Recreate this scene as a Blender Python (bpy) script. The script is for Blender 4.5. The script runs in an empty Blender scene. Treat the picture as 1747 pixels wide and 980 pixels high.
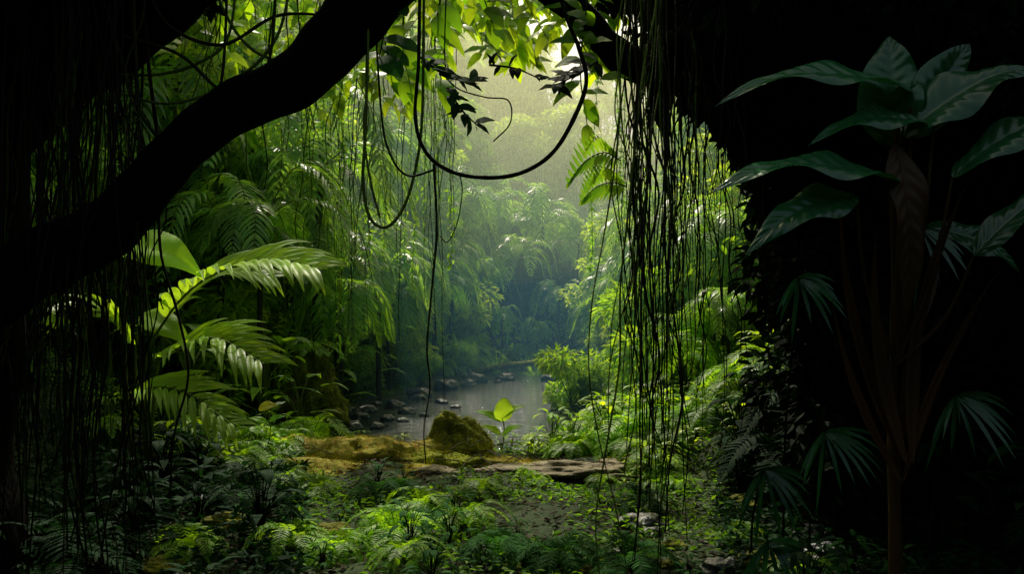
import bpy, math, random
import numpy as np
from mathutils import Vector, Matrix
rng=np.random.default_rng(11); random.seed(5)
scene=bpy.context.scene; COL=scene.collection
def U(a,b,n=None): return rng.uniform(a,b,n)
def norm(v): return v/np.maximum(np.linalg.norm(v,axis=-1,keepdims=True),1e-9)
# ------------------------------------------------------------------ mesh builder
class MB:
    def __init__(s): s.V=[];s.F=[];s.n=0;s.mi=[]
    def add(s,V,F,m=0):
        V=np.asarray(V,float).reshape(-1,3);F=np.asarray(F,int)
        s.V.append(V);s.F.append(F+s.n);s.mi.append(m);s.n+=len(V)
    def mesh(s,name,mats,smooth=True):
        me=bpy.data.meshes.new(name);V=np.concatenate(s.V)
        me.vertices.add(len(V));me.vertices.foreach_set('co',V.astype(np.float32).ravel())
        li=np.concatenate([f.ravel() for f in s.F])
        tot=np.concatenate([np.full(len(f),f.shape[1]) for f in s.F])
        mi=np.concatenate([np.full(len(f),m) for f,m in zip(s.F,s.mi)])
        st=np.concatenate([[0],np.cumsum(tot)[:-1]])
        me.loops.add(len(li));me.loops.foreach_set('vertex_index',li.astype(np.int32))
        me.polygons.add(len(tot));me.polygons.foreach_set('loop_start',st.astype(np.int32))
        me.polygons.foreach_set('material_index',mi.astype(np.int32))
        me.polygons.foreach_set('use_smooth',np.full(len(tot),smooth))
        for m in mats: me.materials.append(m)
        me.update(calc_edges=True);me.validate();return me
LT=np.array([[0,0,0],[.34,.22,.05],[.40,.55,.03],[0,1,-.16],[-.40,.55,.03],[-.34,.22,.05]])
def leaves(mb,P,D,N,L,W,m=0):
    P=np.asarray(P,float);n=len(P);D=norm(D);S=norm(np.cross(D,N));N=np.cross(S,D)
    L=np.broadcast_to(L,n)[:,None,None];W=np.broadcast_to(W,n)[:,None,None]
    V=P[:,None]+D[:,None]*LT[None,:,1:2]*L+S[:,None]*LT[None,:,0:1]*W+N[:,None]*LT[None,:,2:3]*L
    i=(np.arange(n)*6)[:,None]
    mb.add(V,np.concatenate([i+np.array([[0,1,2,3]]),i+np.array([[0,3,4,5]])]),m)
def blades(mb,P,D,N,L,W,droop,k=4,m=0):
    P=np.asarray(P,float);n=len(P);D=norm(D);S=norm(np.cross(D,N))
    L=np.broadcast_to(L,n)[:,None];W=np.broadcast_to(W,n)[:,None];dr=np.broadcast_to(droop,n)[:,None]
    rows=[]
    for j in range(k+1):
        t=j/k;w=(math.sin(math.pi*min(1,.12+.88*t))**.7 if j<k else 0.02)
        c=P+D*t*L*(1-.25*dr*t)+np.array([0,0,-1])*dr*t*t*L
        rows+= [c-S*W*.5*w,c+S*W*.5*w]
    V=np.stack(rows,1);i=(np.arange(n)*(2*k+2))[:,None]
    F=[i+np.array([[2*j,2*j+1,2*j+3,2*j+2]]) for j in range(k)]
    mb.add(V,np.concatenate(F),m)
def spline(pts,n):
    pts=np.asarray(pts,float);m=len(pts)
    if m<3:
        t=np.linspace(0,1,n)[:,None];return pts[0]*(1-t)+pts[-1]*t
    e=np.vstack([2*pts[0]-pts[1],pts,2*pts[-1]-pts[-2]])
    t=np.linspace(0,m-1-1e-6,n);i=t.astype(int);f=(t-i)[:,None]
    a,b,c,d=e[i],e[i+1],e[i+2],e[i+3]
    return .5*((2*b)+(-a+c)*f+(2*a-5*b+4*c-d)*f**2+(-a+3*b-3*c+d)*f**3)
def tube(mb,pts,r,sides=6,n=None,m=0,bump=0):
    pts=np.asarray(pts,float);n=n or max(6,len(pts)*6);C=spline(pts,n)
    r=np.asarray(r,float) if np.ndim(r) else np.full(2,float(r))
    R=np.interp(np.linspace(0,1,n),np.linspace(0,1,len(r)),r)
    T=norm(np.gradient(C,axis=0));u=np.cross(T[0],[.3,.9,.2]);u/=np.linalg.norm(u);V=[]
    ph=U(0,6.28,4)
    for i in range(n):
        u=u-T[i]*np.dot(u,T[i]);u/=np.linalg.norm(u);w=np.cross(T[i],u)
        a=np.arange(sides)/sides*2*math.pi
        rr=R[i]*(1+bump*(.5*np.sin(3*a+ph[0]+i*.21)+.35*np.sin(5*a+ph[1]-i*.33)+.4*math.sin(i*.8+ph[2])))
        V.append(C[i]+rr[:,None]*(np.cos(a)[:,None]*u+np.sin(a)[:,None]*w))
    V=np.concatenate(V)
    i=np.arange(n-1)[:,None]*sides;j=np.arange(sides)[None];k=(j+1)%sides
    F=np.stack([i+j,i+k,i+k+sides,i+j+sides],-1).reshape(-1,4)
    mb.add(V,F,m);return C
def broad(mb,base,tip,width,up=(0,0,1),arch=.12,fold=.18,wave=.02,shape=0,m=0,nl=16,nw=8,rib=0,nrib=13,tipdrop=0):
    base=np.array(base,float);tip=np.array(tip,float);d=tip-base;L=np.linalg.norm(d);D=d/L
    up=np.array(up,float);S=np.cross(D,up);S/=np.linalg.norm(S);N=np.cross(S,D);ph=U(0,6,2);V=[]
    for i in range(nl+1):
        t=i/nl
        if shape==0: w=(math.sin(math.pi*t**.75)**.8)*(1-.25*t) if 0<t<1 else .0
        elif shape==1: w=math.sin(math.pi*min(1,t*.96+.04)**.5)**.7 if t<1 else 0
        elif shape==3: w=(math.sin(math.pi*t**.7)**.95)*(1.1-.3*t) if 0<t<1 else 0
        else: w=(math.sin(math.pi*t**.9)**.55) if 0<t<1 else 0
        w=max(w,.015)
        c=base+D*L*t+N*L*arch*4*t*(1-t)+np.array([0,0,-1])*tipdrop*L*max(0,t-.55)**2
        for j in range(nw+1):
            s=j/nw*2-1
            z=abs(s)**.8*fold*width*w*.5-abs(s)**3*fold*width*w*.35
            z+=wave*math.sin(t*13+ph[0]+s*2)*abs(s)**2*w*width*2
            z+=rib*math.sin(2*math.pi*nrib*(t-.13*abs(s)))*min(1,abs(s)*3)*(1-abs(s)**3)
            V.append(c+S*s*w*width*.5+N*z)
    i=np.arange(nl)[:,None]*(nw+1);j=np.arange(nw)[None]
    F=np.stack([i+j,i+j+1,i+j+nw+2,i+j+nw+1],-1).reshape(-1,4);mb.add(V,F,m)
def clump(mb,C,r,n,L,W,droop=.5,m=0,flat=1.0):
    u=norm(rng.normal(size=(n,3)));rad=r*(.35+.65*U(0,1,n)**.5)
    P=np.array(C)+u*rad[:,None]*np.array([1,1,flat])
    D=u+rng.normal(size=(n,3))*.5+np.array([0,0,-droop])
    N=u*.6+np.array([0,0,.9])+rng.normal(size=(n,3))*.35
    leaves(mb,P,D,N,L*U(.6,1.3,n),W*U(.7,1.2,n),m)
# ------------------------------------------------------------------ materials
def newmat(name):
    m=bpy.data.materials.new(name);m.use_nodes=True;nt=m.node_tree;nt.nodes.clear()
    return m,nt,nt.nodes,nt.links
def leafmat(name,c1,c2,trans=.4,rough=.42,tcol=None,spec=.45):
    m,nt,N,K=newmat(name)
    g=N.new('ShaderNodeNewGeometry')
    r=N.new('ShaderNodeValToRGB');r.color_ramp.elements[0].color=(*c1,1);r.color_ramp.elements[1].color=(*c2,1)
    K.new(g.outputs['Random Per Island'],r.inputs[0])
    ns=N.new('ShaderNodeTexNoise');ns.inputs['Scale'].default_value=1.1;ns.inputs['Detail'].default_value=4
    K.new(g.outputs['Position'],ns.inputs['Vector'])
    mr=N.new('ShaderNodeMapRange');mr.inputs[1].default_value=.3;mr.inputs[2].default_value=.7;mr.inputs[3].default_value=.5;mr.inputs[4].default_value=1.45
    K.new(ns.outputs[0],mr.inputs[0])
    mu=N.new('ShaderNodeMixRGB');mu.blend_type='MULTIPLY';mu.inputs[0].default_value=1
    K.new(r.outputs[0],mu.inputs[1]);K.new(mr.outputs[0],mu.inputs[2])
    p=N.new('ShaderNodeBsdfPrincipled');p.inputs['Roughness'].default_value=rough;p.inputs['Specular IOR Level'].default_value=spec
    K.new(mu.outputs[0],p.inputs['Base Color'])
    t=N.new('ShaderNodeBsdfTranslucent');tm=N.new('ShaderNodeMixRGB');tm.blend_type='MULTIPLY';tm.inputs[0].default_value=1
    tm.inputs[2].default_value=(*(tcol or (2.9,2.5,.55)),1);K.new(mu.outputs[0],tm.inputs[1]);K.new(tm.outputs[0],t.inputs[0])
    mx=N.new('ShaderNodeMixShader');mx.inputs[0].default_value=trans
    K.new(p.outputs[0],mx.inputs[1]);K.new(t.outputs[0],mx.inputs[2])
    o=N.new('ShaderNodeOutputMaterial');K.new(mx.outputs[0],o.inputs[0]);return m
def surf(name,cols,scale=4,rough=.8,bump=.5,detail=6,stretch=(1,1,1),dist=.03,spec=.3):
    m,nt,N,K=newmat(name)
    tc=N.new('ShaderNodeTexCoord');mp=N.new('ShaderNodeMapping');mp.inputs['Scale'].default_value=stretch
    K.new(tc.outputs['Object'],mp.inputs[0])
    ns=N.new('ShaderNodeTexNoise');ns.inputs['Scale'].default_value=scale;ns.inputs['Detail'].default_value=detail;ns.inputs['Roughness'].default_value=.65
    K.new(mp.outputs[0],ns.inputs['Vector'])
    r=N.new('ShaderNodeValToRGB');e=r.color_ramp.elements
    k=len(cols)
    while len(e)<k:e.new(.5)
    for i,c in enumerate(cols): e[i].position=.3+.4*i/max(1,k-1);e[i].color=(*c,1)
    K.new(ns.outputs[0],r.inputs[0])
    p=N.new('ShaderNodeBsdfPrincipled');p.inputs['Roughness'].default_value=rough;p.inputs['Specular IOR Level'].default_value=spec
    K.new(r.outputs[0],p.inputs['Base Color'])
    n2=N.new('ShaderNodeTexNoise');n2.inputs['Scale'].default_value=scale*6;n2.inputs['Detail'].default_value=5;K.new(mp.outputs[0],n2.inputs['Vector'])
    b=N.new('ShaderNodeBump');b.inputs['Strength'].default_value=bump;b.inputs['Distance'].default_value=dist
    K.new(n2.outputs[0],b.inputs['Height']);K.new(b.outputs[0],p.inputs['Normal'])
    o=N.new('ShaderNodeOutputMaterial');K.new(p.outputs[0],o.inputs[0]);return m
M_far=leafmat('canopy_leaf',(.08,.20,.02),(.23,.38,.035),.52,.55,spec=.3)
M_far2=leafmat('fern_leaf',(.08,.22,.03),(.20,.37,.045),.5,.5,spec=.3)
M_yel=leafmat('sunny_leaf',(.15,.29,.02),(.29,.41,.035),.52,.4)
M_palm=leafmat('palm_leaf',(.11,.25,.06),(.26,.42,.09),.45,.36,(2.3,2.2,.7),.55)
M_frond=leafmat('split_frond_leaf',(.26,.48,.045),(.38,.60,.07),.5,.42,(2.0,1.7,.5),.35)
M_near=leafmat('understory_leaf',(.10,.25,.022),(.22,.38,.035),.5,.45,spec=.2)
M_cover=leafmat('seedling_leaf',(.05,.15,.015),(.12,.25,.022),.42,.5,spec=.12)
M_dark=leafmat('shade_tinted_leaf',(.004,.011,.004),(.010,.022,.007),.12,.7,(1.2,1.3,.7),.06)  # foreground shade put into the leaf colour, almost black
M_shade=leafmat('shade_tinted_fern_leaf',(.02,.075,.018),(.04,.12,.028),.35,.7,(1.8,1.9,.7),.04)  # darker copy of the understory leaf, shade is in the colour
M_deep=leafmat('deep_shade_tinted_leaf',(.007,.026,.009),(.014,.048,.016),.2,.7,(1.6,1.8,.7),.05)  # darkest understory copy, deep shade painted into the colour
M_glossy=leafmat('broad_leaf',(.014,.082,.028),(.028,.13,.044),.16,.26,(1.7,1.8,.8),.75)
M_ylf=leafmat('yellow_leaf',(.24,.36,.03),(.34,.42,.04),.5,.4,(1.5,1.5,.6))
M_goldf=leafmat('golden_leaf',(.40,.36,.03),(.42,.38,.04),.5,.4,(1.5,1.4,.6))
M_dry=leafmat('sheath_leaf',(.045,.022,.010),(.09,.040,.017),.1,.5,(1.4,1,.7),.3)
M_litter=leafmat('litter_leaf',(.02,.012,.006),(.05,.03,.013),.1,.7,(1.4,1,.7),.15)
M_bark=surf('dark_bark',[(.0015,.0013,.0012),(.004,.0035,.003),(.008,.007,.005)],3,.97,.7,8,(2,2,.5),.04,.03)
M_trunk=surf('forest_bark',[(.02,.024,.012),(.06,.065,.03)],3,.85,.8,6,(2,2,.4),.04)
M_vined=surf('shade_tinted_vine_bark',[(.005,.006,.003),(.016,.018,.008)],9,.85,.5,spec=.1)  # vine bark darkened in colour to stand for shade
M_vine=surf('vine_bark',[(.012,.015,.005),(.035,.04,.012)],9,.8,.5,spec=.15)
M_vineg=surf('green_vine_bark',[(.06,.10,.012),(.15,.20,.03)],9,.7,.5,spec=.15)
M_soil=surf('forest_soil',[(.008,.016,.005),(.022,.042,.01),(.04,.06,.018)],1.5,.95,.8,8,dist=.08)
M_moss=surf('moss',[(.10,.10,.008),(.22,.25,.012),(.34,.36,.02)],6,.95,1,8,dist=.03)
M_mossd=surf('dark_moss',[(.04,.045,.008),(.14,.15,.012),(.30,.30,.018)],4,.95,1,8,dist=.05)
M_mossb=surf('rusty_moss',[(.28,.13,.02),(.24,.24,.025),(.40,.25,.035)],3.5,.95,1,8,dist=.03)
M_rock=surf('wet_rock',[(.012,.016,.016),(.04,.045,.044),(.10,.11,.10)],4,.35,.8,8,dist=.03,spec=.5)
M_hollow=surf('hollow_shade_tone',[(.003,.008,.008),(.014,.026,.020)],1,.9,.9,8,dist=.2)  # near-black teal, shade of the far hollow put into the colour
M_slab=surf('weathered_stone',[(.07,.055,.03),(.26,.22,.13),(.42,.36,.24)],3,.75,1,8,(1,4,4),.04)
M_mossl=leafmat('moss_tuft',(.18,.19,.012),(.34,.40,.025),.35,.9,(1.2,1.2,.6),.1)
M_mossk=leafmat('dark_moss_tuft',(.09,.10,.01),(.32,.34,.02),.3,.9,(1.2,1.2,.6),.05)
M_mossr=leafmat('rusty_moss_tuft',(.36,.17,.025),(.34,.38,.035),.35,.9,(1.2,1.2,.6),.1)
m,nt,N,K=newmat('river_water');M_water=m
p=N.new('ShaderNodeBsdfPrincipled');p.inputs['Base Color'].default_value=(.008,.022,.026,1);p.inputs['Roughness'].default_value=.05;p.inputs['IOR'].default_value=1.5
ns=N.new('ShaderNodeTexNoise');ns.inputs['Scale'].default_value=2.4;ns.inputs['Detail'].default_value=6
mp=N.new('ShaderNodeMapping');mp.inputs['Scale'].default_value=(1,3,1);tc=N.new('ShaderNodeTexCoord');K.new(tc.outputs['Object'],mp.inputs[0]);K.new(mp.outputs[0],ns.inputs['Vector'])
b=N.new('ShaderNodeBump');b.inputs['Strength'].default_value=1;b.inputs['Distance'].default_value=.08;K.new(ns.outputs[0],b.inputs['Height']);K.new(b.outputs[0],p.inputs['Normal'])
o=N.new('ShaderNodeOutputMaterial');K.new(p.outputs[0],o.inputs[0])
def mistmat(c,d,g=.55):
    m,nt,N,K=newmat('mist');v=N.new('ShaderNodeVolumeScatter');v.inputs['Color'].default_value=(*c,1);v.inputs['Density'].default_value=d;v.inputs['Anisotropy'].default_value=g
    o=N.new('ShaderNodeOutputMaterial');K.new(v.outputs[0],o.inputs['Volume']);return m
# ------------------------------------------------------------------ objects
def mk(name,data,label=None,cat=None,kind=None,group=None,parent=None,loc=(0,0,0)):
    o=bpy.data.objects.new(name,data);COL.objects.link(o);o.location=loc
    if label:o['label']=label
    if cat:o['category']=cat
    if kind:o['kind']=kind
    if group:o['group']=group
    if parent:o.parent=parent
    return o
def inst(src,loc,rz=0,sc=(1,1,1),label=None,rx=0,ry=0):
    o=src.copy();COL.objects.link(o);o.location=loc;o.rotation_euler=(rx,ry,rz);o.scale=sc
    if label:o['label']=label
    for c in src.children:
        k=c.copy();COL.objects.link(k);k.parent=o
    return o
def proto_free(src):
    for c in list(src.children): bpy.data.objects.remove(c)
    bpy.data.objects.remove(src)
# ------------------------------------------------------------------ terrain
def sm(a,b,x): t=np.clip((x-a)/(b-a),0,1);return t*t*(3-2*t)
def wob(x,y): return (np.sin(x*.9+y*.4)+np.sin(y*.73-x*.35+1.3)+.6*np.sin(x*2.1+1.9*y)+.4*np.sin(3.7*x-2.9*y+.5))
RY=[10,13,17,24,28,34,60];RX=[-.9,-1.1,-1.2,.3,.9,4,9]
def H(x,y):
    x=np.asarray(x,float);y=np.asarray(y,float)
    xc=np.interp(y,RY,RX)
    hw=np.interp(y,[7,10.2,11.0,12.5,14,17,24,28,34,60],[-1.5,-.4,1.5,2.0,2.2,2.2,1.9,1.3,1.0,1.0])
    d=np.abs(x-xc)-hw+.16*wob(x,y)*sm(9,14,y)
    z=np.where(d<0,-.12-.5*np.clip(-d,0,1),-.12+.16*sm(0,.9,d))
    st=np.interp(y,[0,6,9,14],[8,6,3.2,1.6])
    z=z+np.minimum(.55*np.maximum(d-st,0),16)+.05*wob(x,y)*sm(.2,1.5,d)
    z=z+np.clip(.42*(y-44),0,22)
    return z
mb=MB();xs=np.concatenate([np.linspace(-90,-12,30)[:-1],np.linspace(-12,12,121),np.linspace(12,90,30)[1:]])
ys=np.concatenate([np.linspace(-20,4,14)[:-1],np.linspace(4,34,151),np.linspace(34,160,50)[1:]])
X,Y=np.meshgrid(xs,ys);Z=H(X,Y);nx=len(xs)
i=np.arange(len(ys)-1)[:,None]*nx;j=np.arange(nx-1)[None]
mb.add(np.stack([X,Y,Z],-1).reshape(-1,3),np.stack([i+j,i+j+1,i+j+nx+1,i+j+nx],-1).reshape(-1,4))
mk('ground',mb.mesh('ground',[M_soil]),kind='structure')
mb=MB();mb.add([(-30,9,-.12),(40,9,-.12),(40,70,-.12),(-30,70,-.12)],[[0,1,2,3]]);mk('river_water',mb.mesh('river_water',[M_water]),kind='structure')
for e,f,c_,d_ in [(-1,3.2,(.28,.72,1.0),.011),(3.21,7.5,(.62,1,.76),.012),(7.51,13,(.95,1,.55),.016),(13.01,30,(1,1,.5),.014)]:  # tints put light into the mist: blue gloom low, sunny glow high
    mb=MB();a,b_,c,d=-40,40,12.5,80
    mb.add([(a,c,e),(b_,c,e),(b_,d,e),(a,d,e),(a,c,f),(b_,c,f),(b_,d,f),(a,d,f)],[[0,3,2,1],[4,5,6,7],[0,1,5,4],[1,2,6,5],[2,3,7,6],[3,0,4,7]])
    mk('mist',mb.mesh('mist',[mistmat(c_,d_)],False),kind='structure')
# ------------------------------------------------------------------ prototypes
def tree(seed,h,spread,mat,nl=6500,L=.26,W=.2,sprays=5):
    global rng
    rng=np.random.default_rng(seed)
    e=mk('rainforest_tree',None,'tall mossy rainforest tree draped with creepers','tree',group='rainforest trees on the river banks')
    mb=MB();top=np.array([U(-.6,.6),U(-.6,.6),h])
    tube(mb,[(0,0,-1),(U(-.2,.2),U(-.2,.2),h*.35),(top[0]*.5,top[1]*.8,h*.7),top],[.30,.2,.13,.05],9,24,bump=.12)
    cr=MB();hv=MB();k=20
    for q in range(k):
        t=(q+.5)/k;z=h*(.12+.88*t)
        ang=U(0,6.28);rr=spread*math.sin(math.pi*min(1,.25+.7*t))*U(.25,1)
        c=np.array([top[0]*t+rr*math.cos(ang),top[1]*t+rr*math.sin(ang),z]);r=U(.6,1.3)*spread/2.4
        tube(mb,[(top[0]*t*.6,top[1]*t*.6,z-rr*.6-.3),(c[0]*.6,c[1]*.6,z-.25*rr),c],[.08,.05,.02],5,8)
        clump(cr,c,r,nl//k,L,W,.4,flat=.6)
        for s in range(sprays):
            a=U(0,6.28);l=U(1.0,1.7);d=np.array([math.cos(a),math.sin(a),0]);p=c+d*r*.5
            frond(cr,[p,p+d*l*.4+[0,0,.25],p+d*l*.8+[0,0,.05],p+d*l+[0,0,-.35]],.38,13,.09,.3,0,.01,0,seg=2)
        for s in range(4):
            a=U(0,6.28);p=c+np.array([math.cos(a),math.sin(a),0])*r*U(.5,1.1);ln=min(U(1.5,6),z-.2)
            if ln<.5: continue
            C=tube(hv,[p,p+[U(-.1,.1),U(-.1,.1),-ln*.5],p+[U(-.15,.15),U(-.15,.15),-ln]],.014,3,8)
            n=int(ln*8);ii=U(0,7,n).astype(int);PP=C[ii]+rng.normal(size=(n,3))*.04+np.array([0,0,-1])*U(0,ln/7,n)[:,None]
            leaves(hv,PP,rng.normal(size=(n,3))*.4+[0,0,-1],rng.normal(size=(n,3))+[0,0,.3],.13,.06,1)
    mk('trunk',mb.mesh('tree_trunk',[M_trunk]),parent=e)
    mk('crown',cr.mesh('tree_crown',[mat],False),parent=e)
    mk('hanging_creepers',hv.mesh('tree_creepers',[M_vineg,mat],False),parent=e,kind='stuff')
    return e
def frond(mb,pts,ll,n,w,droop,m=0,stem=.012,stemm=1,split=.5,lift=.25,seg=4,t0=.12):
    C=spline(pts,60);tube(mb,pts,[stem,stem*.3],4,20 if seg>2 else 8,m=stemm)
    T=norm(np.gradient(C,axis=0));S=norm(np.cross(T,[0,0,1]));Nn=np.cross(S,T)
    t=np.linspace(t0,1,n);idx=np.minimum(59,(t*59).astype(int))
    env=np.sin(math.pi*np.clip((t-t0)/(1-t0)*.86+.12,0,1))**.6
    for s in (-1,1):
        D=S[idx]*s+T[idx]*split+Nn[idx]*lift+rng.normal(size=(n,3))*.06
        blades(mb,C[idx],D,Nn[idx]+S[idx]*s*.3,ll*env*U(.9,1.08,n),w*U(.85,1.1,n),droop*U(.7,1.3,n),seg,m)
def palm(seed,h,nf,fl,ll,mat,nm='palm_tree',lb='slender palm with long drooping feathery fronds',ct='palm',gp='palms on the river banks',tr=.11,e0=.1,e1=1.9,nn=30,w=.062):
    global rng
    rng=np.random.default_rng(seed)
    e=mk(nm,None,lb,ct,group=gp)
    mb=MB();tube(mb,[(0,0,-1),(.2,.1,h*.5),(.1,0,h)],[tr,tr*.7,tr*.6],8,20,bump=.06);mk('trunk',mb.mesh('palm_trunk',[M_trunk]),parent=e)
    for q in range(nf):
        a=q*2.4+U(-.3,.3);el=U(e0,e1);c,s=math.cos(a),math.sin(a);l=fl*U(.7,1.15);sx=U(-.15,.15)
        p1=np.array([c*l*.35,s*l*.35,l*.3*el]);p2=np.array([c*l*.72+sx,s*l*.72,l*(.26*el-.12)]);p3=np.array([c*l*.92+sx*2,s*l*.92,l*(.1*el-.55)])
        mb=MB();frond(mb,[(.1,0,h),p1+[.1,0,h],p2+[.1,0,h],p3+[.1,0,h]],ll,nn,w,.45,0,.02,split=.8)
        mk('frond',mb.mesh('palm_frond',[mat,M_vineg],False),parent=e)
    return e
def bush(seed,mat,kind='fern'):
    global rng
    rng=np.random.default_rng(seed)
    mb=MB()
    if kind=='fern':
        for q in range(13):
            a=q*2.4;c,s=math.cos(a),math.sin(a);l=U(.7,1.15);e=U(.4,1)
            frond(mb,[(0,0,0),(c*l*.3,s*l*.3,l*.45*e+.1),(c*l*.7,s*l*.7,l*.45*e),(c*l,s*l,l*.1*e-.05)],.22,30,.035,.25,0,.008,seg=3)
        nm,lb,ct='fern_plant','green fern with arching feathery fronds','fern'
    elif kind=='grass':
        n=70;a=U(0,6.28,n);D=np.stack([np.cos(a)*U(.2,.9,n),np.sin(a)*U(.2,.9,n),np.ones(n)],1)
        blades(mb,rng.normal(size=(n,3))*[.08,.08,0],D,np.stack([np.cos(a),np.sin(a),-np.ones(n)*.4],1),U(.9,1.7,n),.035,U(.3,.8,n),7)
        nm,lb,ct='strap_leaf_plant','tuft of long arching strap leaves on the bank','plant'
    elif kind=='broad' or kind=='giant':
        g=1 if kind=='broad' else 1.9
        for q in range(20 if g==1 else 12):
            a=q*2.4;c,s=math.cos(a),math.sin(a);l=U(.2,.55);z=U(.2,.75)*g;b=np.array([c*l*.5*g,s*l*.5*g,z])
            tube(mb,[(0,0,0),(c*l*.2,s*l*.2,z*.7),b],[.008*g,.005*g],4,6,m=1)
            broad(mb,b,b+[c*U(.2,.36)*g,s*U(.2,.36)*g,U(-.15,.1)],U(.08,.14)*g,arch=.1,nl=10,nw=6,shape=random.choice([0,3]),tipdrop=.4)
        nm,lb,ct='broadleaf_plant','low leafy plant with broad green leaves','plant'
    else:
        for q in range(11):
            c=np.array([U(-.7,.7),U(-.7,.7),U(.2,1.2)]);tube(mb,[(0,0,0),c*.6,c],[.02,.008],4,6,m=1)
            clump(mb,c,U(.3,.55),230,.17,.07,.6,flat=.7)
        nm,lb,ct='leafy_shrub','dense leafy shrub on the bank','shrub'
    return mk(nm,mb.mesh(nm,[mat,M_vineg if mat not in (M_deep,M_shade) else M_vined],False),lb,ct,group={'fern_plant':'ferns on the forest floor','strap_leaf_plant':'strap leaf tufts by the river','broadleaf_plant':'broadleaf plants on the forest floor','leafy_shrub':'shrubs on the banks'}[nm])
T=[tree(1,11,2.6,M_far,6500,sprays=3),tree(2,13,2.9,M_far,7000,.34,.22,sprays=4),tree(3,9,2.4,M_far2,5000),tree(4,7,2.2,M_yel,7500,.22,.15,0)]
PM=[palm(5,5.5,13,2.6,.7,M_palm),palm(6,4,11,2.3,.62,M_palm)]
TF=[palm(15,2.4,16,1.7,.45,M_far2,'tree_fern','tree fern with a spreading crown of feathery fronds','tree fern','tree ferns on the river banks',.09,.5,2.2,34,.05),
    palm(16,3.2,15,1.9,.48,M_palm,'tree_fern','tree fern with a spreading crown of feathery fronds','tree fern','tree ferns on the river banks',.09,.3,2.0,34,.05)]
F1=bush(7,M_near);F2=bush(8,M_far2);G1=bush(9,M_near,'grass');B1=bush(10,M_near,'broad');B2=bush(12,M_yel,'broad');S1=bush(13,M_far,'shrub');S2=bush(14,M_yel,'shrub');BG=bush(17,M_near,'giant')
FD=bush(7,M_shade);BD=bush(10,M_shade,'broad');FX=bush(7,M_deep);BX=bush(10,M_deep,'broad')  # same ferns and broadleaf plants with shade in their leaf colour
rng=np.random.default_rng(99)
def put(src,x,y,s=1,rz=None,dz=0,label=None,sz=None):
    return inst(src,(x,y,float(H(x,y))+dz),U(0,6.28) if rz is None else rz,(s,s,sz or s),label)
for x,y,k,s in [(-6.2,15,0,.9),(-5.8,18.5,2,.8),(-7.5,19,1,.9),(-5.4,23,3,1.1),(-8.5,25,1,1),(-4.4,28,2,.75),(-6.5,30,0,1),(-4.8,34,1,.85),(-3.6,38,3,1.0),(-8,38,1,1.1),(-11,17,0,1.1),(-12,24,1,1.2),(-12,33,0,1.2),(-9.5,13,1,.9),(-13,12,0,1),(-7.2,10.5,2,.8),(-10,9,0,.9),
   (5.2,16,3,.75),(6.8,14,2,.8),(7.5,18,0,.9),(5.8,21,3,.95),(8.5,23,1,.9),(6.2,26.5,0,.8),(4.2,27,3,.72),(4.4,32,3,.85),(9.5,29,1,1),(12,20,0,1.1),(11.5,35,0,1.2),(8,36,2,1),(6.0,38,3,1.0),(10,12.5,1,.9),(7.0,10.5,0,.8),(13,15,1,1.1),(9.5,8.5,2,1),
   (-3.4,45,2,1),(1.4,44,3,.95),(-1.4,43,3,.8),(3.6,45,3,.95),(-4,50,1,1),(6,50,3,1.1),(10,47,1,1),(-9,50,0,1.2),(0,55,3,1.2),(3.5,57,3,1.4),(-3.5,58,3,1.3),(-7,60,1,1.2),(9,58,3,1.2),(13,57,0,1.1),(0.5,64,3,1.8),(5,66,3,1.6),(2.8,70,3,1.9),(-2,70,3,1.8),(-5,67,2,1.3),(10,67,1,1.2),(16,52,1,1.2),(-14,44,1,1.2),(-14,58,0,1.2),(17,42,0,1.2),(20,62,1,1.3),(-20,62,1,1.3),(8,78,0,1.2),(-10,75,1,1.2)]:
    put(T[k],x,y,s*U(.92,1.08))
for x,y,k,s in [(-3.8,12.8,0,.6),(-3.5,15.2,0,.85),(-5.3,16,1,1),(-3.8,20.5,1,.9),(-6.0,14.2,1,1.05),(-4.7,25,0,1),(-1.2,37.5,0,1.0),(3.2,38,0,1.0),(1.4,38.2,0,1.1),(.2,34.2,1,.85),(2.0,33.6,1,.7),(5.5,31,1,1),(-2.6,33,1,1.1),(7,20,1,1),(6.2,17.5,1,.8),(-4.6,13.4,1,.75),(-3.0,18.6,1,.75),
   (3.7,15.0,1,.62),(4.1,18.2,1,.75),(3.8,21.5,1,.8),(4.6,24.5,0,.75),(3.6,29,1,.8),(4.9,13.2,1,.7)]:
    put(PM[k],x,y,s)
for x,y,k,s in [(-3.3,15.6,0,.8),(-3.8,17.6,1,.9),(-4.4,16.2,0,1.1),(-3.0,21,0,.9),(-3.6,23,1,1.1),(-2.6,26,0,1),(-4.9,20,1,1.3),(-2.4,30,1,1),(-3.8,31,0,1.3),(2.8,13.8,0,.5),(2.6,12.3,0,.42),(3.3,12.9,1,.45),(3.2,16.8,0,.65),(3.6,19.8,1,.7),(3.4,24,0,.85),(4.0,26,1,.9),(3.2,31.5,0,.9),(4.0,35,1,1.1),(4.4,20,0,1.1),(5.0,28,1,1.3),(4.2,15.2,1,.8),(-2.6,36,0,1.1),(-1.4,33.5,0,.9),(1.1,32.5,0,.55),(-.4,32,0,.6),(2.8,34.5,0,.8),(.6,41,1,1.7)]:
    put(TF[k],x,y,s)
for x,y,s in [(-2.9,11.2,.7),(-3.6,11.9,1.0),(-3.9,9.9,.9),(-3.3,14.6,1.0),(-4.2,14.5,1.3),(3.8,17.5,1.1),(-3.6,19.3,1.3),(3.9,22.6,1.2)]:
    put(BG,x,y,s,label='clump of large undivided arching leaves')
cnt=0
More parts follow.
